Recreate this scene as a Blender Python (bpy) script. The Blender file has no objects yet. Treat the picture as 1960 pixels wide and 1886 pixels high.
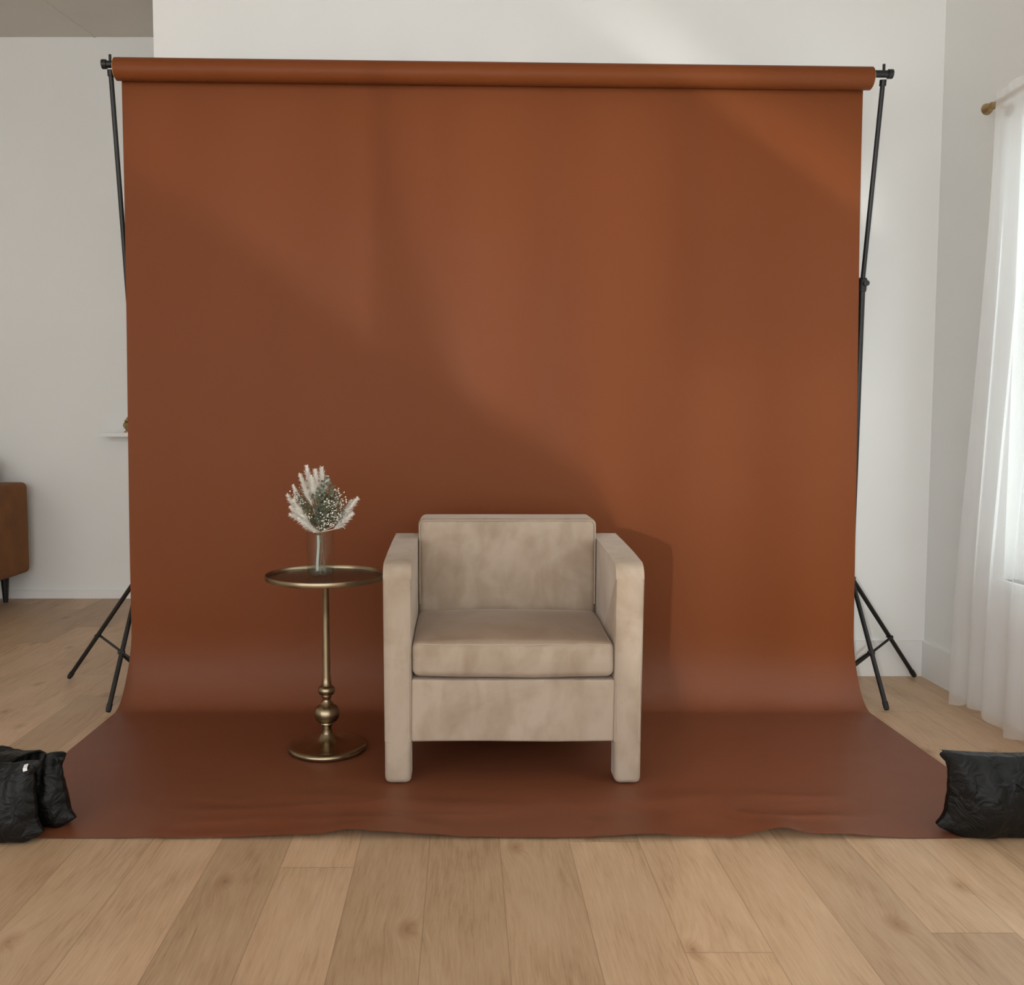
import bpy, bmesh, math, random
from mathutils import Vector, Matrix, noise, Euler
random.seed(7)
scene = bpy.context.scene
COL = scene.collection
try:
    scene.view_settings.view_transform = 'Standard'
except Exception:
    pass

# ------------------------------------------------------------------ helpers
ORG = {}
def link(o):
    COL.objects.link(o); return o
def empty(name, loc, label, cat, group=None):
    o = link(bpy.data.objects.new(name, None)); o.location = loc
    o.empty_display_size = .1
    o['label'] = label; o['category'] = cat
    if group: o['group'] = group
    ORG[o] = Vector(loc); return o
def obj(name, bm, m, parent=None, smooth=True, angle=35, label=None):
    """bm is in world coordinates; the object is placed relative to its parent"""
    org = ORG[parent] if parent else Vector((0, 0, 0))
    bmesh.ops.translate(bm, vec=-org, verts=bm.verts)
    bmesh.ops.recalc_face_normals(bm, faces=bm.faces)
    me = bpy.data.meshes.new(name); bm.to_mesh(me); bm.free()
    if smooth:
        for p in me.polygons: p.use_smooth = True
        try: me.set_sharp_from_angle(angle=math.radians(angle))
        except Exception: pass
    me.materials.append(m)
    o = link(bpy.data.objects.new(name, me))
    if parent: o.parent = parent
    ORG[o] = org
    if label: o['label'] = label
    return o
def struct(name, bm, m, parent=None, **k):
    o = obj(name, bm, m, parent, **k)
    if not parent: o['kind'] = 'structure'
    return o
def BM(): return bmesh.new()
def box(bm, x0, x1, y0, y1, z0, z1):
    vs = [bm.verts.new((x, y, z)) for x in (x0, x1) for y in (y0, y1) for z in (z0, z1)]
    for f in ((0,1,3,2),(4,6,7,5),(0,4,5,1),(2,3,7,6),(0,2,6,4),(1,5,7,3)):
        bm.faces.new([vs[i] for i in f])
    return vs
def samples(h, r, n, m):
    inn = h - r
    out = [-(inn + r*math.tan(math.pi/4*i/n)) for i in range(n, 0, -1)]
    out += [-inn + 2*inn*i/m for i in range(m+1)]
    out += [inn + r*math.tan(math.pi/4*i/n) for i in range(1, n+1)]
    return out
def rbox(bm, c, size, r, n=3, m=6, deform=None):
    h = [s/2 for s in size]; r = min(r, min(h)*.98)
    S = [samples(hh, r, n, m) for hh in h]
    cache = {}
    def V(p):
        k = tuple(round(v, 6) for v in p)
        if k in cache: return cache[k]
        q = [max(-(h[i]-r), min(h[i]-r, p[i])) for i in range(3)]
        d = Vector([p[i]-q[i] for i in range(3)])
        if d.length > 1e-9: d = d.normalized()*r
        w = Vector(q)+d
        if deform: w = Vector(deform(w, h))
        v = bm.verts.new(w+Vector(c)); cache[k] = v; return v
    for ax in range(3):
        a, b = [i for i in range(3) if i != ax]
        for sg in (-1, 1):
            for i in range(len(S[a])-1):
                for j in range(len(S[b])-1):
                    ps = []
                    for (ii, jj) in ((i,j),(i+1,j),(i+1,j+1),(i,j+1)):
                        p = [0,0,0]; p[ax] = sg*h[ax]; p[a] = S[a][ii]; p[b] = S[b][jj]
                        ps.append(V(p))
                    try: bm.faces.new(ps)
                    except ValueError: pass
def tube(bm, pts, rad, n=12, cap=True):
    pts = [Vector(p) for p in pts]
    if not isinstance(rad, (list, tuple)): rad = [rad]*len(pts)
    rings = []; nrm = None
    for i, p in enumerate(pts):
        t = (pts[min(i+1, len(pts)-1)]-pts[max(i-1, 0)]).normalized()
        if nrm is None:
            nrm = t.orthogonal().normalized()
        else:
            nrm = (nrm - t*nrm.dot(t)).normalized()
        b = t.cross(nrm)
        rings.append([bm.verts.new(p+(nrm*math.cos(2*math.pi*k/n)+b*math.sin(2*math.pi*k/n))*rad[i]) for k in range(n)])
    for a, b in zip(rings, rings[1:]):
        for k in range(n):
            bm.faces.new((a[k], a[(k+1)%n], b[(k+1)%n], b[k]))
    if cap:
        bm.faces.new(rings[0]); bm.faces.new(rings[-1])
def lathe(bm, prof, c, n=48):
    rings = []
    for r, z in prof:
        if r < 1e-6: rings.append([bm.verts.new((c[0], c[1], c[2]+z))])
        else: rings.append([bm.verts.new((c[0]+r*math.cos(2*math.pi*k/n), c[1]+r*math.sin(2*math.pi*k/n), c[2]+z)) for k in range(n)])
    for a, b in zip(rings, rings[1:]):
        for k in range(n):
            l = (k+1) % n
            if len(a) == 1 and len(b) == 1: continue
            if len(a) == 1: bm.faces.new((a[0], b[l], b[k]))
            elif len(b) == 1: bm.faces.new((a[k], a[l], b[0]))
            else: bm.faces.new((a[k], a[l], b[l], b[k]))
def ball(bm, c, r, sub=2, sc=(1,1,1)):
    res = bmesh.ops.create_icosphere(bm, subdivisions=sub, radius=r)
    for v in res['verts']:
        v.co = Vector((v.co.x*sc[0], v.co.y*sc[1], v.co.z*sc[2]))+Vector(c)
def smoothstep(a, b, x):
    t = max(0, min(1, (x-a)/(b-a))); return t*t*(3-2*t)

# ------------------------------------------------------------------ materials
def srgb(r, g, b):
    f = lambda c: (c/255/12.92) if c/255 <= .04045 else ((c/255+.055)/1.055)**2.4
    return (f(r), f(g), f(b), 1)
class NT:
    """small node-tree writer"""
    def __init__(s, nt): s.nt = nt
    def n(s, t, **k):
        nd = s.nt.nodes.new(t)
        for a, v in k.items(): setattr(nd, a, v)
        return nd
    def put(s, sock, v):
        if hasattr(v, 'is_output'): s.nt.links.new(v, sock)
        else: sock.default_value = v
    def math(s, op, a, b=0.0, c=0.0):
        nd = s.n('ShaderNodeMath', operation=op)
        s.put(nd.inputs[0], a); s.put(nd.inputs[1], b); s.put(nd.inputs[2], c)
        return nd.outputs[0]
    def step(s, a, b, x):
        nd = s.n('ShaderNodeMapRange', interpolation_type='SMOOTHSTEP')
        s.put(nd.inputs[0], x)
        if a < b: s.put(nd.inputs[1], a); s.put(nd.inputs[2], b); s.put(nd.inputs[3], 0.0); s.put(nd.inputs[4], 1.0)
        else: s.put(nd.inputs[1], b); s.put(nd.inputs[2], a); s.put(nd.inputs[3], 1.0); s.put(nd.inputs[4], 0.0)
        return nd.outputs[0]
class MT(NT):
    def __init__(s, name):
        s.m = bpy.data.materials.new(name); s.m.use_nodes = True
        s.nt = s.m.node_tree; s.b = s.nt.nodes['Principled BSDF']; s.out = s.nt.nodes['Material Output']
    def coords(s):
        tc = s.n('ShaderNodeTexCoord'); sp = s.n('ShaderNodeSeparateXYZ')
        s.nt.links.new(tc.outputs['Object'], sp.inputs[0])
        return tc.outputs['Object'], sp.outputs
    def comb(s, x, y, z):
        nd = s.n('ShaderNodeCombineXYZ')
        for i, v in enumerate((x, y, z)): s.put(nd.inputs[i], v)
        return nd.outputs[0]
    def noise(s, vec, scale, detail=3, rough=.5, dist=0):
        nd = s.n('ShaderNodeTexNoise')
        s.put(nd.inputs['Vector'], vec); nd.inputs['Scale'].default_value = scale
        nd.inputs['Detail'].default_value = detail; nd.inputs['Roughness'].default_value = rough
        nd.inputs['Distortion'].default_value = dist
        return nd.outputs['Fac']
    def ramp(s, fac, stops):
        nd = s.n('ShaderNodeValToRGB'); s.put(nd.inputs[0], fac)
        el = nd.color_ramp.elements
        while len(el) < len(stops): el.new(.5)
        for e, (p, c) in zip(el, stops):
            e.position = p; e.color = c
        return nd.outputs[0]
    def mix(s, fac, a, b, bt='MIX'):
        nd = s.n('ShaderNodeMix', data_type='RGBA', blend_type=bt)
        s.put(nd.inputs[0], fac); s.put(nd.inputs[6], a); s.put(nd.inputs[7], b)
        return nd.outputs[2]
    def bump(s, h, strength, dist=.01):
        nd = s.n('ShaderNodeBump'); nd.inputs['Strength'].default_value = strength
        nd.inputs['Distance'].default_value = dist
        s.put(nd.inputs['Height'], h); s.nt.links.new(nd.outputs[0], s.b.inputs['Normal'])
    def set(s, **k):
        for a, v in k.items(): s.put(s.b.inputs[a.replace('_', ' ')], v)
        return s.m
def varied(name, c, amt=.06, scale=3, rough=.7, bump=0, bscale=60, bd=.002, **k):
    t = MT(name); vec, _ = t.coords()
    f = t.noise(vec, scale, 4)
    lo = tuple(v*(1-amt) for v in c[:3])+(1,); hi = tuple(min(1, v*(1+amt)) for v in c[:3])+(1,)
    t.set(Base_Color=t.ramp(f, [(.3, lo), (.7, hi)]), Roughness=rough)
    if bump: t.bump(t.noise(vec, bscale, 3), bump, bd)
    return t.set(**k)

M_wall = varied('wall_paint', (.86, .865, .84, 1), .02, 1.2, .75, .15, 140, .001)
M_ceil = varied('ceiling_paint', (.67, .63, .57, 1), .03, 2, .85, .3, 120, .002)
M_base = varied('baseboard_paint', (.86, .86, .84, 1), .02, 2, .5)
M_frame = varied('window_paint', (.82, .83, .82, 1), .02, 2, .45)

def wood_floor():
    t = MT('oak_planks'); vec, (x, y, z) = t.coords()
    u = t.math('DIVIDE', t.math('ADD', x, .0885), .176)
    row = t.math('FLOOR', u); fu = t.math('FRACT', u)
    w1 = t.n('ShaderNodeTexWhiteNoise', noise_dimensions='1D'); t.put(w1.inputs['W'], row)
    v = t.math('ADD', t.math('DIVIDE', y, 1.5), t.math('MULTIPLY', w1.outputs['Value'], 7.3))
    colr = t.math('FLOOR', v); fv = t.math('FRACT', v)
    w2 = t.n('ShaderNodeTexWhiteNoise', noise_dimensions='3D'); t.put(w2.inputs['Vector'], t.comb(row, colr, 3.3))
    p = w2.outputs['Value']
    off = t.math('MULTIPLY', p, 37.0)
    vo = t.n('ShaderNodeTexVoronoi', voronoi_dimensions='2D')
    g2 = t.noise(t.comb(t.math('ADD', x, off), t.math('MULTIPLY', y, .30), off), 6, 3, .5, 1.0)
    t.put(vo.inputs['Vector'], t.comb(t.math('MULTIPLY', t.math('ADD', x, t.math('MULTIPLY', g2, .03)), 3.0), t.math('MULTIPLY', y, 1.7), 0.0))
    vo.inputs['Scale'].default_value = 1.0
    kd = vo.outputs['Distance']
    pull = t.math('DIVIDE', .005, t.math('ADD', kd, .07))
    gx = t.math('ADD', t.math('ADD', x, off), pull)
    g1 = t.noise(t.comb(gx, t.math('MULTIPLY', y, .05), off), 230, 4, .65, .2)
    g3 = t.noise(t.comb(gx, t.math('MULTIPLY', y, .09), off), 55, 4, .6, .8)
    f = t.math('ADD', t.math('MULTIPLY', g1, .38), t.math('ADD', t.math('MULTIPLY', g2, .36), t.math('MULTIPLY', g3, .26)))
    c = t.ramp(f, [(.35, (.405, .255, .142, 1)), (.48, (.560, .376, .230, 1)), (.62, (.650, .455, .295, 1))])
    c = t.mix(1.0, c, t.ramp(p, [(0, (.79, .77, .74, 1)), (.5, (.97, .96, .94, 1)), (1, (1.09, 1.08, 1.07, 1))]), 'MULTIPLY')
    kn = t.ramp(kd, [(.0, (.30, .21, .15, 1)), (.016, (.62, .50, .40, 1)), (.085, (1, 1, 1, 1))])
    c = t.mix(.62, c, kn, 'MULTIPLY')
    du = t.math('ABSOLUTE', t.math('SUBTRACT', fu, .5)); dv = t.math('ABSOLUTE', t.math('SUBTRACT', fv, .5))
    gap = t.math('MAXIMUM', t.math('GREATER_THAN', du, .4940), t.math('GREATER_THAN', dv, .4991))
    c = t.mix(t.math('MULTIPLY', gap, .42), c, (.16, .09, .05, 1))
    t.bump(t.math('SUBTRACT', t.math('MULTIPLY', g1, .2), gap), .18, .002)
    return t.set(Base_Color=c, Roughness=t.math('ADD', t.math('MULTIPLY', g1, .12), .42))
M_floor = wood_floor()

def paper():
    t = MT('rust_paper'); vec, (x, y, z) = t.coords()
    a = t.noise(vec, 1.3, 3); b = t.noise(t.comb(x, t.math('MULTIPLY', y, .6), t.math('MULTIPLY', z, .15)), 4, 2)
    f = t.math('ADD', t.math('MULTIPLY', a, .5), t.math('MULTIPLY', b, .5))
    c = t.ramp(f, [(.3, (.180, .0500, .0140, 1)), (.7, (.193, .0545, .0160, 1))])
    # floor stretch painted duller with noise, standing in for the light there
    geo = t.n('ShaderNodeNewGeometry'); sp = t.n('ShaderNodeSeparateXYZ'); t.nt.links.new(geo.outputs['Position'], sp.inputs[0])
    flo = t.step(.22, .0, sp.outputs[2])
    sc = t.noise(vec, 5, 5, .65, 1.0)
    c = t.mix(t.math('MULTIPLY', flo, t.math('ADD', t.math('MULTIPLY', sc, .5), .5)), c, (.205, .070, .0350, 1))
    t.bump(t.math('ADD', t.noise(vec, 3.2, 2, .4, .6), t.math('MULTIPLY', t.noise(vec, 250, 2), .02)), .18, .03)
    t.set(Base_Color=c, Roughness=.46)
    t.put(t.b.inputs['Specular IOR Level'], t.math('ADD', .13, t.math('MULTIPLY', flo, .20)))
    return t.m
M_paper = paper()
M_card = varied('cardboard', srgb(196, 160, 100), .06, 20, .8)
M_black = varied('black_metal', (.007, .007, .007, 1), .1, 8, .45)
M_rubber = varied('black_rubber', (.012, .012, .012, 1), .1, 20, .7)
M_grey = varied('grey_plastic', (.015, .015, .015, 1), .1, 20, .5)

def velvet(name, seat=False):
    t = MT(name); vec, (x, y, z) = t.coords()
    a = t.noise(vec, 5, 4, .55, .9); b = t.noise(t.comb(x, y, t.math('MULTIPLY', z, .5)), 17, 3, .5, .6)
    f = t.math('ADD', t.math('MULTIPLY', a, .65), t.math('MULTIPLY', b, .35))
    c = t.ramp(f, [(.38, (.362, .276, .200, 1)), (.5, (.418, .328, .246, 1)), (.60, (.460, .368, .286, 1))])
    if seat:   # sitting face painted browner, imitating how light falls on its nap
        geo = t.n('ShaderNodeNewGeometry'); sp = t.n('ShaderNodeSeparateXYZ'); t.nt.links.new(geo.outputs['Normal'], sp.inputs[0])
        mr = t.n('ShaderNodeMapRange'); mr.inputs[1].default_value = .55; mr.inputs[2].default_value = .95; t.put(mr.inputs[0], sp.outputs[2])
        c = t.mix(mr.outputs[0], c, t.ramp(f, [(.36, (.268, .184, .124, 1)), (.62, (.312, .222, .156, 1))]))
    t.bump(t.math('ADD', t.noise(vec, 900, 2), t.math('MULTIPLY', a, 2)), .12, .004)
    t.set(Base_Color=c, Roughness=.85)
    t.b.inputs['Specular IOR Level'].default_value = .2
    t.b.inputs['Sheen Weight'].default_value = .45
    t.b.inputs['Sheen Roughness'].default_value = .3
    t.b.inputs['Sheen Tint'].default_value = (1.0, .90, .80, 1)
    return t.m
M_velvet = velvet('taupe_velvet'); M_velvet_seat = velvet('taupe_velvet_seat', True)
M_piping = varied('velvet_piping', (.46, .37, .285, 1), .05, 30, .85)
M_suede = varied('cognac_suede', (.23, .09, .026, 1), .15, 7, .9, .2, 60, .003)
M_brass = varied('antique_brass', (.34, .27, .175, 1), .18, 14, .29, .05, 40, .002, Metallic=1.0)
M_tray = varied('dark_bronze_plate', (.060, .044, .030, 1), .15, 9, .24, Metallic=.4)
M_gold = varied('gold_rod', (.40, .27, .13, 1), .1, 10, .35, Metallic=.7)
def nylon():
    t = MT('black_nylon'); vec, (x, y, z) = t.coords()
    a = t.noise(vec, 20, 3, .5, 1.0); r1 = t.math('ABSOLUTE', t.math('SUBTRACT', a, .5))
    t.bump(r1, .38, .03)
    t.set(Base_Color=t.ramp(a, [(.3, (.0035, .0035, .0032, 1)), (.7, (.0055, .0055, .005, 1))]), Roughness=.45)
    t.b.inputs['Specular IOR Level'].default_value = .26
    return t.m
M_vinyl = nylon()
M_tag = varied('white_tag', (.8, .8, .8, 1), .02, 10, .6)
M_plume = varied('cream_plume', (.96, .92, .84, 1), .04, 30, .9)
M_leaf = varied('sage_leaf', (.125, .145, .095, 1), .25, 30, .7)
M_leaf2 = varied('olive_leaf', (.15, .14, .075, 1), .25, 30, .7)
M_floret = varied('white_floret', (.88, .85, .77, 1), .04, 30, .8)
M_stem = varied('dry_stem', (.20, .19, .11, 1), .15, 30, .7)
M_ribbon = varied('pale_ribbon', (.42, .45, .40, 1), .05, 30, .6)

def clear(name, tint, refl, base=.015):
    """clear glass or water: mostly see-through with mirror-like edges"""
    t = MT(name); vec, _ = t.coords()
    tr = t.n('ShaderNodeBsdfTransparent'); tr.inputs[0].default_value = tint
    gl = t.n('ShaderNodeBsdfGlossy'); gl.inputs['Roughness'].default_value = .03
    lw = t.n('ShaderNodeLayerWeight'); lw.inputs[0].default_value = .3
    mx = t.n('ShaderNodeMixShader')
    f = t.math('MULTIPLY', t.math('POWER', lw.outputs['Facing'], 3.5), t.math('ADD', t.math('MULTIPLY', t.noise(vec, 8), .06), refl))
    t.nt.links.new(t.math('ADD', f, base), mx.inputs[0])
    t.nt.links.new(tr.outputs[0], mx.inputs[1]); t.nt.links.new(gl.outputs[0], mx.inputs[2])
    t.nt.links.new(mx.outputs[0], t.out.inputs[0])
    return t.m
M_glass = clear('vase_glass', (.97, .985, .975, 1), .32, .008)
M_water = clear('water', (.88, .92, .88, 1), .45, .11)
def pane():
    t = MT('pane_glass'); vec, _ = t.coords()
    tr = t.n('ShaderNodeBsdfTransparent'); tr.inputs[0].default_value = (.93, .97, .97, 1)
    gl = t.n('ShaderNodeBsdfGlossy'); gl.inputs['Roughness'].default_value = .05
    mx = t.n('ShaderNodeMixShader')
    t.nt.links.new(t.math('MULTIPLY', t.noise(vec, 2), .08), mx.inputs[0])
    t.nt.links.new(tr.outputs[0], mx.inputs[1]); t.nt.links.new(gl.outputs[0], mx.inputs[2])
    t.nt.links.new(mx.outputs[0], t.out.inputs[0])
    return t.m
M_pane = pane()
def sheer():
    t = MT('sheer_voile'); vec, (x, y, z) = t.coords()
    tr = t.n('ShaderNodeBsdfTransparent'); tl = t.n('ShaderNodeBsdfTranslucent'); df = t.n('ShaderNodeBsdfDiffuse')
    w = t.noise(t.comb(x, y, t.math('MULTIPLY', z, .1)), 60, 2)
    c = t.ramp(w, [(.3, (.95, .96, .95, 1)), (.7, (.98, .985, .98, 1))])
    t.nt.links.new(c, tl.inputs[0]); t.nt.links.new(c, df.inputs[0])
    m1 = t.n('ShaderNodeMixShader'); m1.inputs[0].default_value = .5
    t.nt.links.new(tl.outputs[0], m1.inputs[1]); t.nt.links.new(df.outputs[0], m1.inputs[2])
    m2 = t.n('ShaderNodeMixShader'); m2.inputs[0].default_value = .52
    t.nt.links.new(tr.outputs[0], m2.inputs[1]); t.nt.links.new(m1.outputs[0], m2.inputs[2])
    t.nt.links.new(m2.outputs[0], t.out.inputs[0])
    return t.m
M_sheer = sheer()

# ------------------------------------------------------------------ room
XR, YB, XL, YF, ZC = 1.93, 3.90, -4.6, 5.68, 3.32
WX = -1.252
bm = BM(); box(bm, XL-.1, XR+.2, -3.2, YF+.15, -.08, 0); struct('floor', bm, M_floor, smooth=False)
bm = BM(); box(bm, WX, XR+.15, YB, YB+.15, 0, ZC); struct('wall_back', bm, M_wall, smooth=False)
bm = BM(); box(bm, WX, WX+.15, YB+.15, YF, 0, ZC); struct('wall_return', bm, M_wall, smooth=False)
bm = BM(); box(bm, XL-.1, WX+.15, YF, YF+.15, 0, ZC); struct('wall_far', bm, M_wall, smooth=False)
bm = BM(); box(bm, XL-.1, XL, -1.0, YF, 0, ZC); struct('wall_left', bm, M_wall, smooth=False)
bm = BM(); box(bm, XL-.1, XR+.15, -3.2, YF+.15, ZC, ZC+.1); struct('ceiling', bm, M_ceil, smooth=False)
WY0, WY1, WZ0, WZ1 = .55, 3.34, .50, 2.12
bm = BM()
box(bm, XR, XR+.15, WY1, YB, 0, ZC); box(bm, XR, XR+.15, -3.2, WY0, 0, ZC)
box(bm, XR, XR+.15, WY0, WY1, 0, WZ0); box(bm, XR, XR+.15, WY0, WY1, WZ1, ZC)
struct('wall_right', bm, M_wall, smooth=False)
# window frame, sill, panes
bm = BM(); fx0, fx1 = XR+.05, XR+.11
for (a, b, c, d) in ((WY0, WY1, WZ0, WZ0+.06), (WY0, WY1, WZ1-.06, WZ1), (WY0, WY0+.06, WZ0+.06, WZ1-.06), (WY1-.06, WY1, WZ0+.06, WZ1-.06)):
    box(bm, fx0, fx1, a, b, c, d)
for ym in (WY0+.93, WY0+1.86): box(bm, fx0, fx1, ym-.03, ym+.03, WZ0+.06, WZ1-.06)
box(bm, fx0+.01, fx1-.01, WY0+.06, WY1-.06, 1.31, 1.35)
win = struct('window_1', bm, M_frame, smooth=False)
bm = BM(); box(bm, XR+.075, XR+.08, WY0+.05, WY1-.05, WZ0+.05, WZ1-.05); obj('pane', bm, M_pane, win, smooth=False)
bm = BM(); box(bm, XR-.02, XR+.05, WY0-.03, WY1+.03, WZ0-.03, WZ0); obj('window_sill', bm, M_frame, win, smooth=False)
def baseboard(name, x0, x1, y0, y1, h):
    bm = BM(); box(bm, x0, x1, y0, y1, 0, h)
    struct(name, bm, M_base, smooth=False)
baseboard('baseboard_back', WX, XR-.014, YB-.014, YB, .150)
baseboard('baseboard_right', XR-.014, XR, -3.2, YB, .150)
baseboard('baseboard_far', XL, WX, YF-.014, YF, .05)
bm = BM()
vs = [bm.verts.new(p) for p in ((-2.176, 5.68, ZC-.003), (-2.160, 5.68, ZC-.003), (-2.29, 5.0, ZC-.003), (-2.306, 5.0, ZC-.003))]
f = bm.faces.new(vs); r = bmesh.ops.extrude_face_region(bm, geom=[f])
for v in [g for g in r['geom'] if isinstance(g, bmesh.types.BMVert)]: v.co.z += .003
struct('trim_1', bm, M_ceil, smooth=False)

# ------------------------------------------------------------------ paper backdrop
RL, RR, RY, RR_ = -1.2545, 1.460, 3.48, .0395
def rollz(x): return 2.329 + (x-RL)/(RR-RL)*(2.296-2.329)
bd = empty('paper_backdrop', (.1, 3.35, 0), 'rust orange seamless paper backdrop unrolled from its roll down the wall and over the floor', 'backdrop')
def ringtube(name, r0, r1, x0, x1, m):
    bm = BM(); n = 40; rows = []
    for (x, r) in ((x0, r1), (x0, r0), (x1, r0), (x1, r1)):
        rows.append([bm.verts.new((x, RY+r*math.cos(2*math.pi*k/n), rollz(x)+r*math.sin(2*math.pi*k/n))) for k in range(n)])
    for i in range(4):
        a, b = rows[i], rows[(i+1) % 4]
        for k in range(n): bm.faces.new((a[k], a[(k+1)%n], b[(k+1)%n], b[k]))
    return obj(name, bm, m, bd)
ringtube('paper_roll', RR_, .0335, RL, RR, M_paper)
ringtube('cardboard_core', .0333, .0295, RL-.004, RR+.004, M_card)
bm = BM()
PY = RY+RR_-.001
path = [(PY, 2.31 - (2.31-.28)*i/50, 0) for i in range(51)]
for i in range(1, 15):
    tt = math.pi/2*i/14
    path.append((PY-.15*(1-math.cos(tt)), .28-.2775*math.sin(tt), 0))
y_end = path[-1][0]
NF = 90
for i in range(1, NF+1): path.append((y_end+(2.325-y_end)*i/NF, .0025, i/NF))
NX = 260; rows = []
def bumpx(x, c, w): return math.exp(-((x-c)/w)**2)
for (py, pz, fl) in path:
    g = smoothstep(2.3, .3, pz)
    xl = -1.249 + (-1.264+1.249)*g; xr = 1.449+(1.474-1.449)*g
    k = smoothstep(.28, .0, pz)
    xl += (-1.28+1.264)*k; xr += (1.482-1.474)*k
    row = []
    for j in range(NX+1):
        x = xl+(xr-xl)*j/NX; y, z = py, pz
        if fl > 0:
            e = smoothstep(.82, 1.0, fl)
            damp = smoothstep(-.95, -.7, x)*(1-smoothstep(.98, 1.15, x))
            # the cut edge lifts off the floor in a few places
            lift = .018*bumpx(x, -.26, .16)+.024*bumpx(x, .80, .07)+.010*bumpx(x, .95, .10)+.009*bumpx(x, .45, .12)
            lift += .008*max(0, noise.noise(Vector((x*9, .2, 5.1))))
            z += e*damp*(lift+.001)
            mid = smoothstep(.66, .80, fl)*(1-.5*e)
            wr = 1-abs(noise.noise(Vector((x*1.6+.6*noise.noise(Vector((x*3, y*3, 2))), y*6, 11))))*2.6
            wr2 = 1-abs(noise.noise(Vector((x*3.2+y*2, y*9-x*2, 31))))*3.0
            z += (.0062*max(0, wr)**2+.0022*max(0, wr2)**2)*mid*damp
            z += .0010*(1+noise.noise(Vector((x*4, y*3, 1.7))))*mid
            y += smoothstep(.9, 1, fl)*(.010*noise.noise(Vector((x*2.2, .3, 8)))+.005*noise.noise(Vector((x*14, .3, 2)))+.002*noise.noise(Vector((x*60, .3, 2))))*damp
        else:
            tp = smoothstep(2.3, 1.8, pz)
            y += (.006*noise.noise(Vector((x*1.2, pz*.7, 3)))+.010*noise.noise(Vector((x*3.2, pz*.25, 6))))*tp*smoothstep(.1, .5, pz)
        row.append(bm.verts.new((x, y, z)))
    rows.append(row)
for a, b in zip(rows, rows[1:]):
    for j in range(NX): bm.faces.new((a[j], a[j+1], b[j+1], b[j]))
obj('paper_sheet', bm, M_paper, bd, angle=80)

# crossbar
def barz(x): return rollz(x)+.0165
bm = BM(); tube(bm, [(-1.297, RY, barz(-1.297)), (1.530, RY, barz(1.53))], .0125, 16)
cb = empty('crossbar', (.1, RY, 2.33), 'black metal crossbar running through the paper roll', 'crossbar')
obj('bar', bm, M_black, cb)
for x in (-1.300, 1.533):
    bm = BM(); s = -1 if x < 0 else 1
    tube(bm, [(x-s*.012, RY, barz(x)), (x+s*.004, RY, barz(x))], .0165, 16); obj('end_cap', bm, M_black, cb)
for x in (-1.275, 1.506):
    bm = BM(); tube(bm, [(x, RY, barz(x)+.010), (x, RY, barz(x)+.034)], .005, 10); obj('spigot', bm, M_black, cb)

# stands
def stand(label, top, mid, base, feet, hubz, lowz):
    t = empty('backdrop_stand', (base[0], base[1], 0), label, 'stand', 'backdrop stands')
    top, mid, base = Vector(top), Vector(mid), Vector(base)
    d = (top-mid).normalized()
    bm = BM(); tube(bm, [mid-(top-mid)*.05, top-d*.020], .0085, 14); obj('upper_pole', bm, M_black, t)
    low = Vector((base[0], base[1], lowz))
    bm = BM(); tube(bm, [low, base, mid], .0115, 14); obj('lower_pole', bm, M_black, t)
    bm = BM(); tube(bm, [mid-d*.028, mid-d*.024, mid+d*.020, mid+d*.026], [.013, .0165, .0165, .012], 16); c = obj('collar', bm, M_grey, t)
    bm = BM(); tube(bm, [mid+Vector((0, -.016, 0)), mid+Vector((0, -.03, 0)), mid+Vector((0, -.031, 0)), mid+Vector((0, -.042, 0))], [.005, .005, .011, .011], 12); obj('knob', bm, M_black, c)
    bm = BM(); tube(bm, [top-d*.040, top-d*.0195], .0120, 14); obj('bracket', bm, M_black, t)
    bm = BM(); tube(bm, [base+Vector((0, 0, .022)), base+Vector((0, 0, -.022))], .019, 18); obj('hub', bm, M_grey, t)
    bm = BM(); tube(bm, [low+Vector((0, 0, .030)), low+Vector((0, 0, -.004))], .018, 18); obj('lower_hub', bm, M_grey, t)
    for f in feet:
        f = Vector((f[0], f[1], .010))
        a = base + (Vector((f.x, f.y, base.z))-base).normalized()*.02
        bm = BM(); tube(bm, [a, f], .0088, 12); lg = obj('leg', bm, M_black, t)
        u = (f-a).normalized()
        bm = BM(); tube(bm, [f-u*.03, f-u*.008, f], [.0105, .0105, .008], 12); obj('rubber_foot', bm, M_rubber, lg)
        m = a.lerp(f, .57)
        side = u.cross(Vector((0, 0, 1))).normalized()*.011
        s0 = low+Vector((0, 0, .012))
        s0 = s0 + (Vector((m.x, m.y, s0.z))-s0).normalized()*.015
        bm = BM(); tube(bm, [s0+side, m+side], .0052, 8); tube(bm, [m-side*.9, m+side*1.3], .0075, 10); obj('brace', bm, M_black, t)
    return t
stand('black telescopic light stand holding the end of the roll beside the brown sofa', (-1.275, RY, barz(-1.275)), (-1.262, 3.615, 1.20), (-1.279, 3.68, .449),
      [(-1.638, 3.826), (-1.300, 3.36), (-.98, 3.86)], .449, .075)
stand('black telescopic light stand holding the end of the roll beside the sheer curtain', (1.506, RY, barz(1.506)), (1.510, 3.622, 1.585), (1.531, 3.70, .43),
      [(1.872, 3.852), (1.548, 3.385), (1.28, 3.862)], .43, .075)

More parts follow.
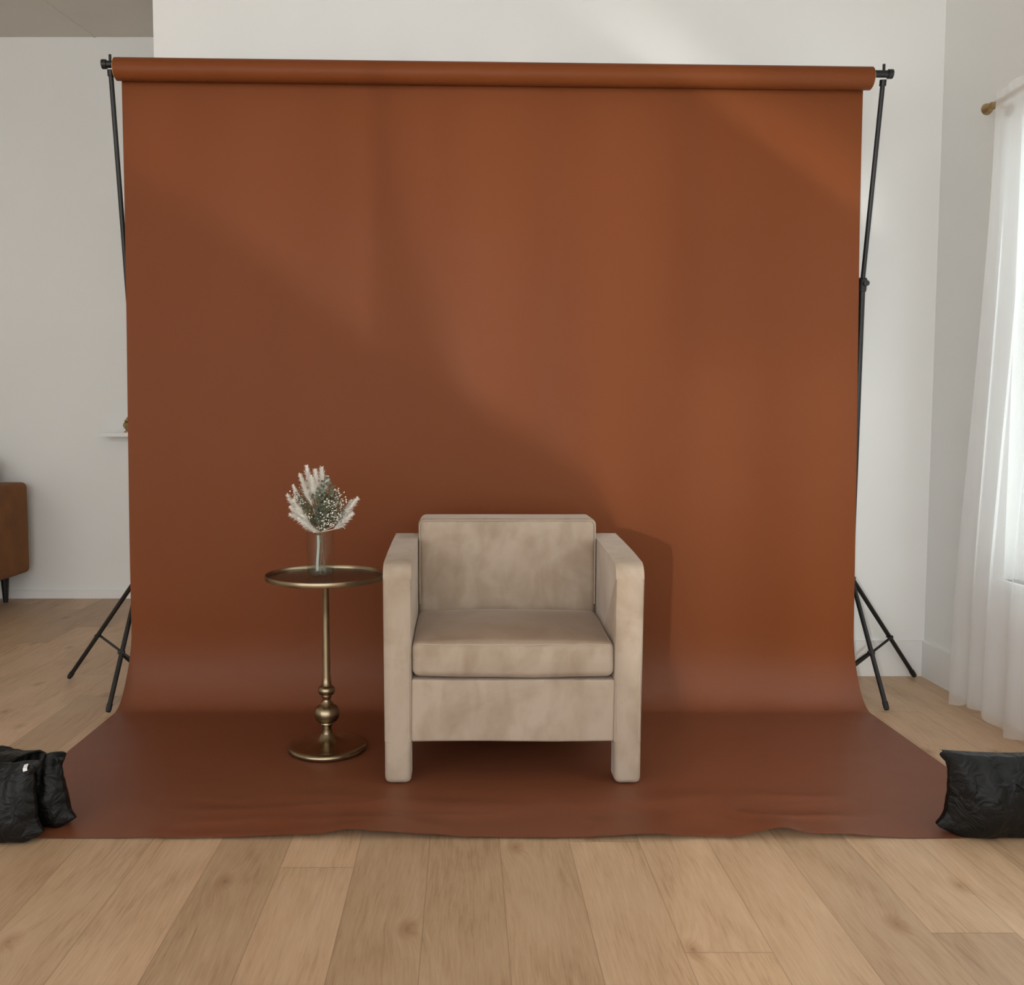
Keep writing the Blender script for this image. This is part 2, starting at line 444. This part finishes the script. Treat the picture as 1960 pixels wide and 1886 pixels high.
# ------------------------------------------------------------------ armchair
Z0 = .0050
CX0, CX1, CY0, CY1 = -.2365, .5165, 2.682, 3.27
AT = .081
ch = empty('armchair', ((CX0+CX1)/2, (CY0+CY1)/2, Z0), 'taupe velvet cube armchair with square arms on the rust paper', 'armchair')
def arc(c, r, a0, a1, n): return [(c[0]+r*math.cos(math.radians(a0+(a1-a0)*i/n)), c[1]+r*math.sin(math.radians(a0+(a1-a0)*i/n))) for i in range(n+1)]
for x0 in (CX0, CX1-AT):
    prof = [(CY0, .126)]
    prof += arc((CY0+.046, .654-.046), .046, 180, 97, 9)
    prof += [(CY0+.18, .665), (CY0+.36, .675)]
    prof += arc((CY1-.06, .682-.06), .06, 90, 0, 8)
    prof += [(CY1, .126)]
    bm = BM()
    Lf = [bm.verts.new((x0, y, z)) for y, z in prof]; Rf = [bm.verts.new((x0+AT, y, z)) for y, z in prof]
    bm.faces.new(Lf); bm.faces.new(list(reversed(Rf)))
    for i in range(len(prof)):
        j = (i+1) % len(prof); bm.faces.new((Lf[i], Rf[i], Rf[j], Lf[j]))
    ed = [e for e in bm.edges if abs(e.verts[0].co.x-e.verts[1].co.x) < 1e-6 and not (e.verts[0].co.z < .127 and e.verts[1].co.z < .127)]
    bmesh.ops.bevel(bm, geom=ed, offset=.028, segments=7, profile=.5, affect='EDGES')
    arm = obj('arm', bm, M_velvet, ch, angle=50)
    bm = BM()
    for xs in (x0+.0083, x0+AT-.0083):
        pts = [(xs, CY0+.0083, .14)]+[(xs, y+.0068 if i < 10 else y, z-.0078) for i, (y, z) in enumerate(prof[1:-1])]
        tube(bm, pts, .0022, 6)
    obj('piping', bm, M_piping, arm)
    for y0, y1 in ((CY0, CY0+.085), (CY1-.085, CY1)):
        bm = BM(); box(bm, x0+.002, x0+AT-.002, y0+.0005, y1-.0005, Z0, .127)
        ed = [e for e in bm.edges if abs(e.verts[0].co.z-e.verts[1].co.z) > .05 or (e.verts[0].co.z < .01 and e.verts[1].co.z < .01)]
        bmesh.ops.bevel(bm, geom=ed, offset=.016, segments=4, profile=.5, affect='EDGES')
        obj('leg', bm, M_velvet, ch, angle=50)
ix0, ix1 = CX0+AT, CX1-AT; iw = ix1-ix0; icx = (ix0+ix1)/2
by0 = CY0+.013
bm = BM(); rbox(bm, (icx, (by0+3.24)/2, (.126+.311)/2), (iw+.004, 3.24-by0, .185), .008, 3, 10,
    lambda p, h: (p.x, p.y+.003*math.sin(p.x*14)*math.sin(p.z*20)+.002*noise.noise(Vector((p.x*12, p.z*9, 3))), p.z))
obj('seat_base', bm, M_velvet, ch, angle=50)
def seatdef(p, h):
    u, v = p.x/h[0], p.y/h[1]
    z = p.z
    if p.z > 0: z += .026*(1-abs(u)**3)*(1-abs(v)**3) + .017*(v+1)/2
    if p.z < 0: z += .004*(1-(1-u*u))
    y = p.y - (.012*(1-u**4)*(1-(p.z/h[2])**2) if v < -.8 else 0)
    y += .003*noise.noise(Vector((p.x*9, p.z*20, 4)))
    return (p.x, y, z+.003*noise.noise(Vector((p.x*6, p.y*6, 2))))
sy0 = CY0+.006
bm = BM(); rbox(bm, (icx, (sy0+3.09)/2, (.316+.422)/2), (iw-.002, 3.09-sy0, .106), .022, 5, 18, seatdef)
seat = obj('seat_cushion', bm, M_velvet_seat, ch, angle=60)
bm = BM(); tube(bm, [(ix0+.014+(iw-.028)*i/30, sy0+.0045-.0030*(1-((i-15)/15)**4), .4155+.001*math.sin(i)) for i in range(31)], .0022, 6); obj('piping', bm, M_piping, seat)
BT = .744
def backdef(p, h):
    u, v = p.x/h[0], p.z/h[2]
    y = p.y
    if y < 0: y -= .010*(1-u**4)*(1-v**4)
    return (p.x, y+.003*noise.noise(Vector((p.x*7, p.z*7, 9))), p.z)
bm = BM(); rbox(bm, (icx, (3.085+3.262)/2, (.30+BT)/2), (iw-.002, .177, BT-.30), .022, 5, 16, backdef)
back = obj('back_cushion', bm, M_velvet, ch, angle=60)
bm = BM()
y_ = 3.0875; zt = BT-.0055
pts = [(ix0+.006, y_, .46), (ix0+.006, y_, zt-.018), (ix0+.011, y_, zt-.006), (ix0+.021, y_, zt)]
pts += [(ix0+.021+(iw-.042)*i/12, y_, zt) for i in range(1, 12)]
pts += [(ix1-.021, y_, zt), (ix1-.011, y_, zt-.006), (ix1-.006, y_, zt-.018), (ix1-.006, y_, .46)]
tube(bm, pts, .0022, 6); obj('piping', bm, M_piping, back)

# ------------------------------------------------------------------ side table
TX, TY = -.447, 2.983
tb = empty('side_table', (TX, TY, Z0), 'small round antique brass pedestal side table left of the armchair', 'side table')
bm = BM(); lathe(bm, [(0, 0), (.124, 0), (.127, .004), (.127, .012), (.122, .017), (.108, .021), (.075, .025), (.045, .030), (.027, .040), (.019, .052), (0, .052)], (TX, TY, Z0), 64)
obj('base', bm, M_brass, tb, angle=45)
def bulb(zc, rz, r0, r, n=10): return [(r0+(r-r0)*math.sqrt(max(0, 1-((2*i/n)-1)**2)), zc-rz+2*rz*i/n) for i in range(n+1)]
prof = [(0, .050), (.0185, .050), (.0150, .066), (.0165, .078), (.021, .084)] + bulb(.117, .029, .020, .041) + [(.021, .150), (.0135, .158), (.0125, .166), (.017, .173)] + bulb(.193, .015, .016, .027) + [(.0165, .212), (.0145, .222), (.0128, .238), (.0115, .40), (.0105, .54), (.0145, .548), (.0145, .5525), (0, .5525)]
bm = BM(); lathe(bm, prof, (TX, TY, Z0), 40); obj('stem', bm, M_brass, tb, angle=45)
bm = BM(); lathe(bm, [(0, .5525), (.03, .5525), (.180, .555), (.1885, .557), (.190, .561), (.190, .571), (.1888, .573), (.1873, .571), (.186, .562), (0, .5615)], (TX, TY, Z0), 96)
tr = obj('tray', bm, M_brass, tb, angle=45)
bm = BM(); lathe(bm, [(0, .5617), (.1845, .5622), (.1845, .5630), (0, .5630)], (TX, TY, Z0), 96); obj('tray_plate', bm, M_tray, tr, label='dark polished plate inside the brass rim')

# vase
VX, VY, VZ = -.4560, 2.945, Z0+.5635
vz = empty('glass_vase', (VX, VY, VZ), 'clear glass cylinder vase standing on the brass side table', 'vase')
bm = BM(); lathe(bm, [(0, 0), (.041, 0), (.0430, .002), (.0430, .150), (.0420, .1515), (.0405, .150), (.0405, .017), (.039, .015), (0, .015)], (VX, VY, VZ), 56)
obj('glass', bm, M_glass, vz, angle=40)
bm = BM(); lathe(bm, [(0, .0152), (.0385, .0152), (.0398, .0175), (.0398, .031), (0, .031)], (VX, VY, VZ), 48); obj('water', bm, M_water, vz, angle=40)

# bouquet
BZ = VZ+.016
bq = empty('dried_bouquet', (VX, VY, BZ), 'dried bouquet of white plumes, sage leaves and tiny white flowers in the glass vase', 'bouquet')
def W(px, py, dy=0):
    Y = VY+dy
    return Vector(((px-890)/1793*Y, Y, 1.05-((127.7+(py-943))/1795)*Y))
neck = Vector((VX, VY, VZ+.147))
def plume(b, t, wid, n=600):
    b, t = Vector(b), Vector(t); bm = BM()
    ax = (t-b); L = ax.length; bend = Vector((random.uniform(-.2, .2), random.uniform(-.2, .2), 0))*L
    P = lambda s: b.lerp(t, s)+bend*(s*(1-s))*.8
    tube(bm, [neck.lerp(b, s) for s in (0, .5)]+[P(s) for s in (0, .33, .66, 1)], [.0012, .0012, .0012, .001, .0008, .0004], 5)
    for i in range(n):
        s = random.random()**.9; o = P(s*.95); a = (P(min(1, s+.05))-P(max(0, s-.05))).normalized()
        rad = a.orthogonal().normalized(); rad.rotate(Matrix.Rotation(random.uniform(0, 6.283), 3, a))
        env = min(1, .40+s*2.5)*(1-.55*s**2)
        ln = wid*(.45+1.0*random.random())*env
        d = (a*(.75+.3*random.random())+rad*(.35+.80*random.random())*(1-.3*s)).normalized()
        sd = d.cross(a); sd = (sd.normalized() if sd.length > 1e-4 else rad)*(.0008+.0010*random.random())
        droop = Vector((0, 0, -.12*ln))
        e = o+d*ln+droop; m1 = o+d*ln*.6
        v = [bm.verts.new(p) for p in (o, m1+sd, e, m1-sd)]; bm.faces.new(v)
    return obj('plume', bm, M_plume, bq, smooth=False)
for (bx, by, tx, ty, dy, wd) in ((601, 965, 588, 890, .01, .023), (607, 962, 604, 899, -.015, .023), (613, 960, 617, 894, .015, .024), (598, 968, 575, 907, -.02, .022), (617, 955, 627, 912, .03, .021), (605, 955, 596, 912, -.03, .021),
        (598, 1010, 550, 946, -.005, .024), (600, 1012, 556, 970, -.035, .024), (606, 1020, 572, 994, -.05, .020), (590, 985, 562, 928, .03, .019), (596, 1014, 562, 957, -.045, .022), (592, 1000, 556, 985, .02, .021),
        (642, 1006, 685, 953, .0, .024), (638, 1014, 675, 982, -.03, .022), (640, 1002, 673, 958, .02, .021)):
    plume(W(bx, by, dy), W(tx, ty, dy*1.4), wd)
def sprig(tip, n, sz, m, name='eucalyptus_sprig'):
    bm = BM(); tip = Vector(tip); c = neck.lerp(tip, .5)+Vector((0, 0, .012))
    P = lambda s: neck*(1-s)**2+c*2*s*(1-s)+tip*s*s
    tube(bm, [P(i/6) for i in range(7)], .0011, 5)
    for i in range(n):
        s = .18+.82*(i+.5)/n; o = P(s)
        a = (P(min(1, s+.02))-P(s-.02)).normalized()
        rad = a.orthogonal().normalized(); rad.rotate(Matrix.Rotation(i*2.4+random.uniform(-.3, .3), 3, a))
        d = (rad+a*.5).normalized(); sd = d.cross(Vector((random.uniform(-.4, .4), random.uniform(-1, -.4), random.uniform(.1, 1)))).normalized()
        L = sz*(1.1-.4*s)*random.uniform(.8, 1.2); cup = d.cross(sd)*L*.12
        K = 10; vs = []
        for k in range(K):
            an = 2*math.pi*k/K
            vs.append(bm.verts.new(o+d*(.003+L*.5*(1-math.cos(an)))+sd*L*.42*math.sin(an)+cup*abs(math.sin(an))))
        cc = bm.verts.new(o+d*(.003+L*.5)-cup*.4)
        for k in range(K): bm.faces.new((vs[k], vs[(k+1)%K], cc))
    return obj(name, bm, m, bq)
for (px, py, dy, n, sz, m) in ((622, 916, -.03, 22, .018, M_leaf), (636, 926, -.045, 20, .018, M_leaf), (612, 938, -.055, 20, .018, M_leaf), (604, 947, -.04, 18, .016, M_leaf2), (650, 948, -.02, 18, .014, M_leaf), (578, 938, .0, 18, .012, M_leaf2), (632, 962, -.06, 16, .016, M_leaf), (568, 952, .02, 18, .011, M_leaf2), (588, 978, -.05, 16, .012, M_leaf2), (658, 972, .0, 18, .012, M_leaf2), (620, 950, .03, 20, .018, M_leaf), (645, 987, .01, 16, .012, M_leaf), (583, 957, -.03, 16, .012, M_leaf), (640, 940, .02, 18, .016, M_leaf2)):
    sprig(W(px, py, dy), n, sz, m)
def gyp(tip, n, sp):
    bm = BM(); bs = BM(); tip = Vector(tip); mid = neck.lerp(tip, .55)
    tube(bs, [neck, mid], .0008, 4)
    for i in range(n):
        e = tip+Vector((random.gauss(0, sp), random.gauss(0, sp*.8), random.gauss(0, sp)))
        j = mid.lerp(e, .5)+Vector((random.gauss(0, .004), 0, .004))
        tube(bs, [mid, j, e], .00045, 3)
        ball(bm, e, random.uniform(.0015, .0030), 1, (1, 1, .85))
    s = obj('flower_sprig', bs, M_stem, bq)
    fl = obj('floret', bm, M_floret, s, label='cluster of tiny white florets'); fl['kind'] = 'stuff'
for (px, py, dy, n, sp) in ((650, 962, -.03, 54, .015), (640, 988, -.05, 50, .015), (654, 995, -.02, 42, .013), (630, 962, -.06, 24, .012), (622, 1000, -.06, 42, .012), (570, 947, -.02, 30, .011), (592, 1000, -.05, 22, .011), (645, 942, .0, 24, .010), (575, 962, -.03, 24, .011)):
    gyp(W(px, py, dy), n, sp)
bm = BM()
for i in range(6):
    an = i*2.4; b = Vector((VX+.018*math.cos(an), VY+.018*math.sin(an), BZ+.002)); tpp = neck+Vector((.010*math.cos(an+2), .010*math.sin(an+2), 0))
    tube(bm, [b, tpp], .0010, 6)
obj('stem_bundle', bm, M_stem, bq)
bm = BM(); rbox(bm, (VX-.004, VY-.026, VZ+.084), (.008, .0015, .112), .0007, 1, 8, lambda p, h: (p.x+.002*math.sin(p.z*40), p.y+.003*math.cos(p.z*50), p.z))
obj('ribbon', bm, M_ribbon, bq)

# ------------------------------------------------------------------ sandbags
def pouch(bm, c, size, rz, lean, seed, topt=.10, corner=.02, flare=0.0):
    w, t, h = size
    Rm = Matrix.Rotation(rz, 3, 'Z') @ Matrix.Rotation(-lean, 3, 'X')
    def d(p, hh):
        u, v, s = p.x/hh[0], p.y/hh[1], max(0, min(1, (p.z/hh[2]+1)/2))
        k = (1-(1-topt)*s**2.2)*(1-.88*abs(u)**4)*(1-.45*(1-s)**5)
        y = p.y*k
        x = p.x*(1-.05*math.sin(s*math.pi))*(1+flare*(.5-s)) + corner*(abs(u)**6)*(1 if u > 0 else -1)*(smoothstep(.8, 1, s)+smoothstep(.2, 0, s)*.6)
        z = p.z - .012*(1-u*u)*smoothstep(.7, 1, s) + .016*smoothstep(.75, 1, abs(u))*smoothstep(.35, 0, s) + .004*noise.noise(Vector((u*3+seed, s*2, 4)))*s
        q = Vector((x*8+seed, y*8, z*5.5))
        rid = lambda m, o: (1-abs(noise.noise(q*m+Vector(o)))*2.2)
        wv = noise.noise(q)*.011 + noise.noise(q*2.2)*.005 + max(-.2, rid(1.5, (3, 1, 7)))*.008 + max(-.2, rid(3.0, (1, 5, 2)))*.0035
        wv += .005*math.sin(u*22+3*noise.noise(Vector((u*2, s*2, seed))))*smoothstep(.35, .9, s)
        y += (1 if v > 0 else -1)*wv*(.35+.65*k)*(1-.8*abs(u)**6)*(1 if abs(v) > .3 else abs(v)/.3)
        x += .005*noise.noise(q*1.4+Vector((9, 2, 2)))+.004*noise.noise(Vector((seed, 1, s*9)))*abs(u)**4
        v3 = Vector((x, y, z+hh[2])); v3 = Rm @ v3
        v3.z = max(v3.z, 0)
        return v3
    rbox(bm, c, size, .010, 2, 44, d)
def strip(bm, pts, wdir, w, th):
    pts = [Vector(p) for p in pts]; wd = Vector(wdir).normalized()*w/2; rows = []
    for i, p in enumerate(pts):
        t = (pts[min(i+1, len(pts)-1)]-pts[max(i-1, 0)]).normalized(); nn = t.cross(wd).normalized()*th/2
        rows.append([bm.verts.new(p+a) for a in (wd+nn, -wd+nn, -wd-nn, wd-nn)])
    for a, b in zip(rows, rows[1:]):
        for k in range(4): bm.faces.new((a[k], a[(k+1)%4], b[(k+1)%4], b[k]))
    bm.faces.new(rows[0]); bm.faces.new(rows[-1])
BGZ = .0050
sb = empty('sandbag', (-1.15, 2.34, BGZ), 'black nylon double pouch saddle sandbag on the paper corner nearest the brown sofa', 'sandbag', 'sandbags on the paper corners')
bm = BM(); pouch(bm, (-1.205, 2.325, BGZ), (.25, .125, .203), math.radians(-6), .05, 1.0, flare=.06); p1 = obj('pouch', bm, M_vinyl, sb, angle=70)
bm = BM(); pouch(bm, (-1.140, 2.425, BGZ), (.205, .105, .198), math.radians(-14), -.02, 6.0, flare=.28); obj('pouch', bm, M_vinyl, sb, angle=70)
bm = BM(); strip(bm, [(-1.20, 2.338, .194), (-1.19, 2.352, .202), (-1.175, 2.38, .203), (-1.16, 2.41, .199), (-1.15, 2.424, .186)], (1, .1, 0), .09, .004); obj('strap', bm, M_vinyl, sb)
bm = BM(); strip(bm, [(-1.106, 2.318, .199), (-1.103, 2.302, .193), (-1.101, 2.299, .187)], (1, 0, .3), .011, .001); obj('tag', bm, M_tag, p1, label='tiny white tag')
sb2 = empty('sandbag', (1.42, 2.36, BGZ), 'black nylon flap-top sandbag on the paper corner nearest the sheer curtain', 'sandbag', 'sandbags on the paper corners')
bm = BM(); pouch(bm, (1.42, 2.365, BGZ), (.390, .145, .220), math.radians(2), -.10, 11.0, .10, .022); p2 = obj('pouch', bm, M_vinyl, sb2, angle=70)
bm = BM(); rows = []
for i in range(41):
    u = -1+2*i/40; x = 1.42+u*.186
    sag = .006*math.sin(i*.55)+.004*math.sin(i*1.3)
    pk = 1-.60*abs(u)**5
    rows.append([bm.verts.new(p) for p in ((x, 2.400+.006*pk, .207-.010*(1-u*u)), (x, 2.384-.010*pk, .212-.010*(1-u*u)), (x, 2.368-.030*pk, .182-.006*(1-u*u)+sag*.4), (x, 2.352-.054*pk, .147+sag), (x, 2.356-.046*pk, .142+sag))])
for a, b in zip(rows, rows[1:]):
    for k in range(4): bm.faces.new((a[k], a[k+1], b[k+1], b[k]))
obj('flap', bm, M_vinyl, sb2, angle=70)

# ------------------------------------------------------------------ sofa
so = empty('sofa', (-3.5, 5.2, 0), 'cognac brown suede sofa on black tapered legs against the far white wall', 'sofa')
SX0, SX1, SY0, SY1 = -4.45, -2.605, 4.78, 5.60
bm = BM(); rbox(bm, ((SX0+SX1)/2, (SY0+SY1)/2, .27), (SX1-SX0-.02, SY1-SY0-.04, .18), .02, 3, 6); obj('base', bm, M_suede, so)
for x in (SX0+.08, SX1-.08):
    bm = BM(); rbox(bm, (x, (SY0+SY1)/2, .445), (.16, SY1-SY0, .54), .03, 3, 6); obj('arm', bm, M_suede, so)
bm = BM(); rbox(bm, ((SX0+SX1)/2, SY1-.13, .60), (SX1-SX0-.325, .22, .54), .05, 3, 6); obj('backrest', bm, M_suede, so)
bm = BM(); rbox(bm, (SX1-.40, SY1-.36, .69), (.46, .16, .40), .07, 4, 6); obj('back_cushion', bm, M_suede, so)
bm = BM(); rbox(bm, (SX0+.40+.16, SY1-.36, .69), (.7, .16, .40), .07, 4, 6); obj('back_cushion', bm, M_suede, so)
for xa, xb in ((SX0+.165, (SX0+SX1)/2-.003), ((SX0+SX1)/2+.003, SX1-.165)):
    bm = BM(); rbox(bm, ((xa+xb)/2, SY0+.30, .43), (xb-xa, .58, .15), .04, 3, 6); obj('seat_cushion', bm, M_suede, so)
for x in (SX0+.13, SX1-.13):
    for y in (SY0+.08, SY1-.06):
        bm = BM(); tube(bm, [(x, y, .185), (x, y, .0)], [.026, .014], 14); obj('leg', bm, M_black, so)

# shelf and ornament on the far wall
bm = BM(); box(bm, -2.165, -1.50, YF-.14, YF, .985, 1.008)
bmesh.ops.bevel(bm, geom=list(bm.edges), offset=.002, segments=2, affect='EDGES')
o = obj('wall_shelf', bm, M_frame); o['label'] = 'thin white floating shelf on the far wall beside the backdrop edge'; o['category'] = 'shelf'
OX = -2.005
orn = empty('ornament', (OX, YF-.075, 1.008), 'small brass ornament on the white floating shelf', 'ornament')
bm = BM(); lathe(bm, [(0, 0), (.022, 0), (.022, .006), (.010, .014), (.024, .032), (.028, .046), (.022, .060), (.012, .066), (0, .066)], (OX, YF-.075, 1.008), 28); obj('body', bm, M_gold, orn)
bm = BM(); lathe(bm, [(.0, .066), (.018, .066), (.020, .072), (.008, .082), (.005, .092), (0, .094)], (OX, YF-.075, 1.008), 28); obj('lid', bm, M_gold, orn)

# ------------------------------------------------------------------ curtain and rod
CXX = 1.828; RX = 1.876; RZ = 2.185
rod = empty('curtain_rod', (RX, 2.0, RZ), 'slim gold curtain rod with round finial above the window', 'curtain rod')
bm = BM(); tube(bm, [(RX, .3, RZ), (RX, 3.43, RZ)], .0095, 14); obj('rod', bm, M_gold, rod)
bm = BM(); tube(bm, [(RX, y+.03, RZ) for y in (3.398, 3.402, 3.410, 3.414, 3.426, 3.440, 3.450, 3.454)], [.012, .014, .014, .009, .017, .021, .015, .004], 18); obj('finial', bm, M_gold, rod)
for y in (3.415, .45):
    bm = BM(); tube(bm, [(RX+.010, y, RZ-.004), (XR-.006, y, RZ-.02)], .005, 10); tube(bm, [(XR-.007, y, RZ-.02), (XR, y, RZ-.02)], .022, 18); obj('bracket', bm, M_gold, rod)
bm = BM(); NS, NZ = 260, 40; rows = []
CTOP = RZ+.012
for k in range(NZ+1):
    s = k/NZ; z = CTOP + (.010-CTOP)*s
    y1 = 3.325+(3.455-3.325)*smoothstep(0, .95, s)**1.2; y0 = 1.55
    row = []
    for i in range(NS+1):
        q = i/NS; y = y1+(y0-y1)*q
        amp = (.007+.010*smoothstep(0, .35, s))*(1 if i > 4 else .7)
        ph = q*2*math.pi*13+1.2*noise.noise(Vector((q*7, s*.6, 2)))*2.2
        x = CXX+amp*math.sin(ph)+.012*noise.noise(Vector((q*20, s*1.5, 7)))*s
        x = min(x, 1.862)
        zz = z+(.03*smoothstep(.02, .05, q)*(1-smoothstep(.10, .14, q))+.006*math.sin(q*60))*smoothstep(.93, 1, s)
        row.append(bm.verts.new((x, y, zz)))
    rows.append(row)
for a, b in zip(rows, rows[1:]):
    for i in range(NS): bm.faces.new((a[i], a[i+1], b[i+1], b[i]))
cu = obj('curtain', bm, M_sheer, angle=80); cu['label'] = 'floor length white sheer curtain hanging from the gold rod over the window'; cu['category'] = 'curtain'

# ------------------------------------------------------------------ lights
w = bpy.data.worlds.new('World'); scene.world = w; w.use_nodes = True
bg = w.node_tree.nodes['Background']; bg.inputs[0].default_value = (.975, .99, 1.0, 1); bg.inputs[1].default_value = 2.78
# low daylight from a window behind the camera, broken up by its frame and drapes (pattern lamp)
LX, LY, LZ, LD = -1.3, -3.0, 1.0, 6.52
l = bpy.data.lights.new('window_light', 'SPOT'); l.energy = 590; l.spot_size = math.radians(60); l.spot_blend = .1
l.shadow_soft_size = .03; l.color = (1, .965, .91); l.use_nodes = True
lo = link(bpy.data.objects.new('window_light', l)); lo.location = (LX, LY, LZ); lo.rotation_euler = (math.radians(90), 0, 0)
L = NT(l.node_tree)
em = [n for n in l.node_tree.nodes if n.type == 'EMISSION'][0]
tc = L.n('ShaderNodeTexCoord'); sp = L.n('ShaderNodeSeparateXYZ'); l.node_tree.links.new(tc.outputs['Normal'], sp.inputs[0])
a = L.math('MULTIPLY', L.math('DIVIDE', sp.outputs[0], sp.outputs[2]), -LD)
b = L.math('MULTIPLY', L.math('DIVIDE', sp.outputs[1], sp.outputs[2]), -LD)
X = L.math('ADD', a, LX); Z = L.math('ADD', b, LZ)          # metres on the backdrop plane
# lower edge of the daylight falls diagonally to the right, then steeply
edge = L.math('ADD', L.math('ADD', L.math('MULTIPLY', X, -.67), 1.165), L.math('MULTIPLY', L.math('MAXIMUM', L.math('SUBTRACT', X, .50), 0.0), -1.6))
edge = L.math('ADD', edge, L.math('MULTIPLY', L.math('SINE', L.math('MULTIPLY', X, 5.0)), .02))
lit = L.step(-.10, .10, L.math('SUBTRACT', Z, edge))
# drape shadow between the two window lights
dl = L.step(-.40, -.31, X)
rz = L.math('POWER', L.math('MAXIMUM', L.math('SUBTRACT', 2.55, Z), 0.0), 2.0)
dr = L.math('SUBTRACT', 1.0, L.step(-.06, .12, L.math('SUBTRACT', X, L.math('ADD', L.math('MULTIPLY', rz, .125), -.29))))
lit = L.math('MULTIPLY', lit, L.math('SUBTRACT', 1.0, L.math('MULTIPLY', L.math('MULTIPLY', dl, dr), .85)))
left = L.math('SUBTRACT', 1.0, L.step(-.42, -.30, X))
lit = L.math('MULTIPLY', lit, L.math('SUBTRACT', 1.0, L.math('MULTIPLY', left, .40)))
# second drape, upper right
d2 = L.math('MULTIPLY', L.step(.70, .84, X), L.step(1.10, 1.50, Z))
lit = L.math('MULTIPLY', lit, L.math('SUBTRACT', 1.0, L.math('MULTIPLY', d2, .65)))
# soft folds
fold = L.math('ADD', .86, L.math('MULTIPLY', L.math('SINE', L.math('MULTIPLY', X, 15.0)), .13))
lit = L.math('MULTIPLY', lit, fold)
lit = L.math('MULTIPLY', lit, L.math('MULTIPLY', L.step(-1.7, -1.0, X), L.math('SUBTRACT', 1.0, L.step(1.35, 1.75, X))))
lit = L.math('MULTIPLY', lit, L.math('SUBTRACT', 1.0, L.step(2.0, 2.7, Z)))
# sharp streak across the top right corner
D2 = L.math('SUBTRACT', Z, L.math('ADD', L.math('MULTIPLY', X, -.70), 2.83))
st = L.math('MULTIPLY', L.step(-.02, .06, D2), L.math('SUBTRACT', 1.0, L.step(.08, .34, D2)))
st = L.math('MULTIPLY', st, L.math('MULTIPLY', L.step(.1, 1.15, X), L.math('SUBTRACT', 1.0, L.step(1.40, 1.6, X))))
tot = L.math('ADD', lit, L.math('MULTIPLY', st, 1.05))
L.put(em.inputs['Strength'], tot)

# ------------------------------------------------------------------ camera
cam = bpy.data.cameras.new('Camera'); co = link(bpy.data.objects.new('Camera', cam))
co.location = (0, 0, 1.05); co.rotation_euler = (math.radians(90)-math.asin(.0709), 0, 0)
cam.sensor_width = 36; cam.lens = 1800/1960*36; cam.shift_x = 90/1960; cam.clip_start = .02
scene.camera = co
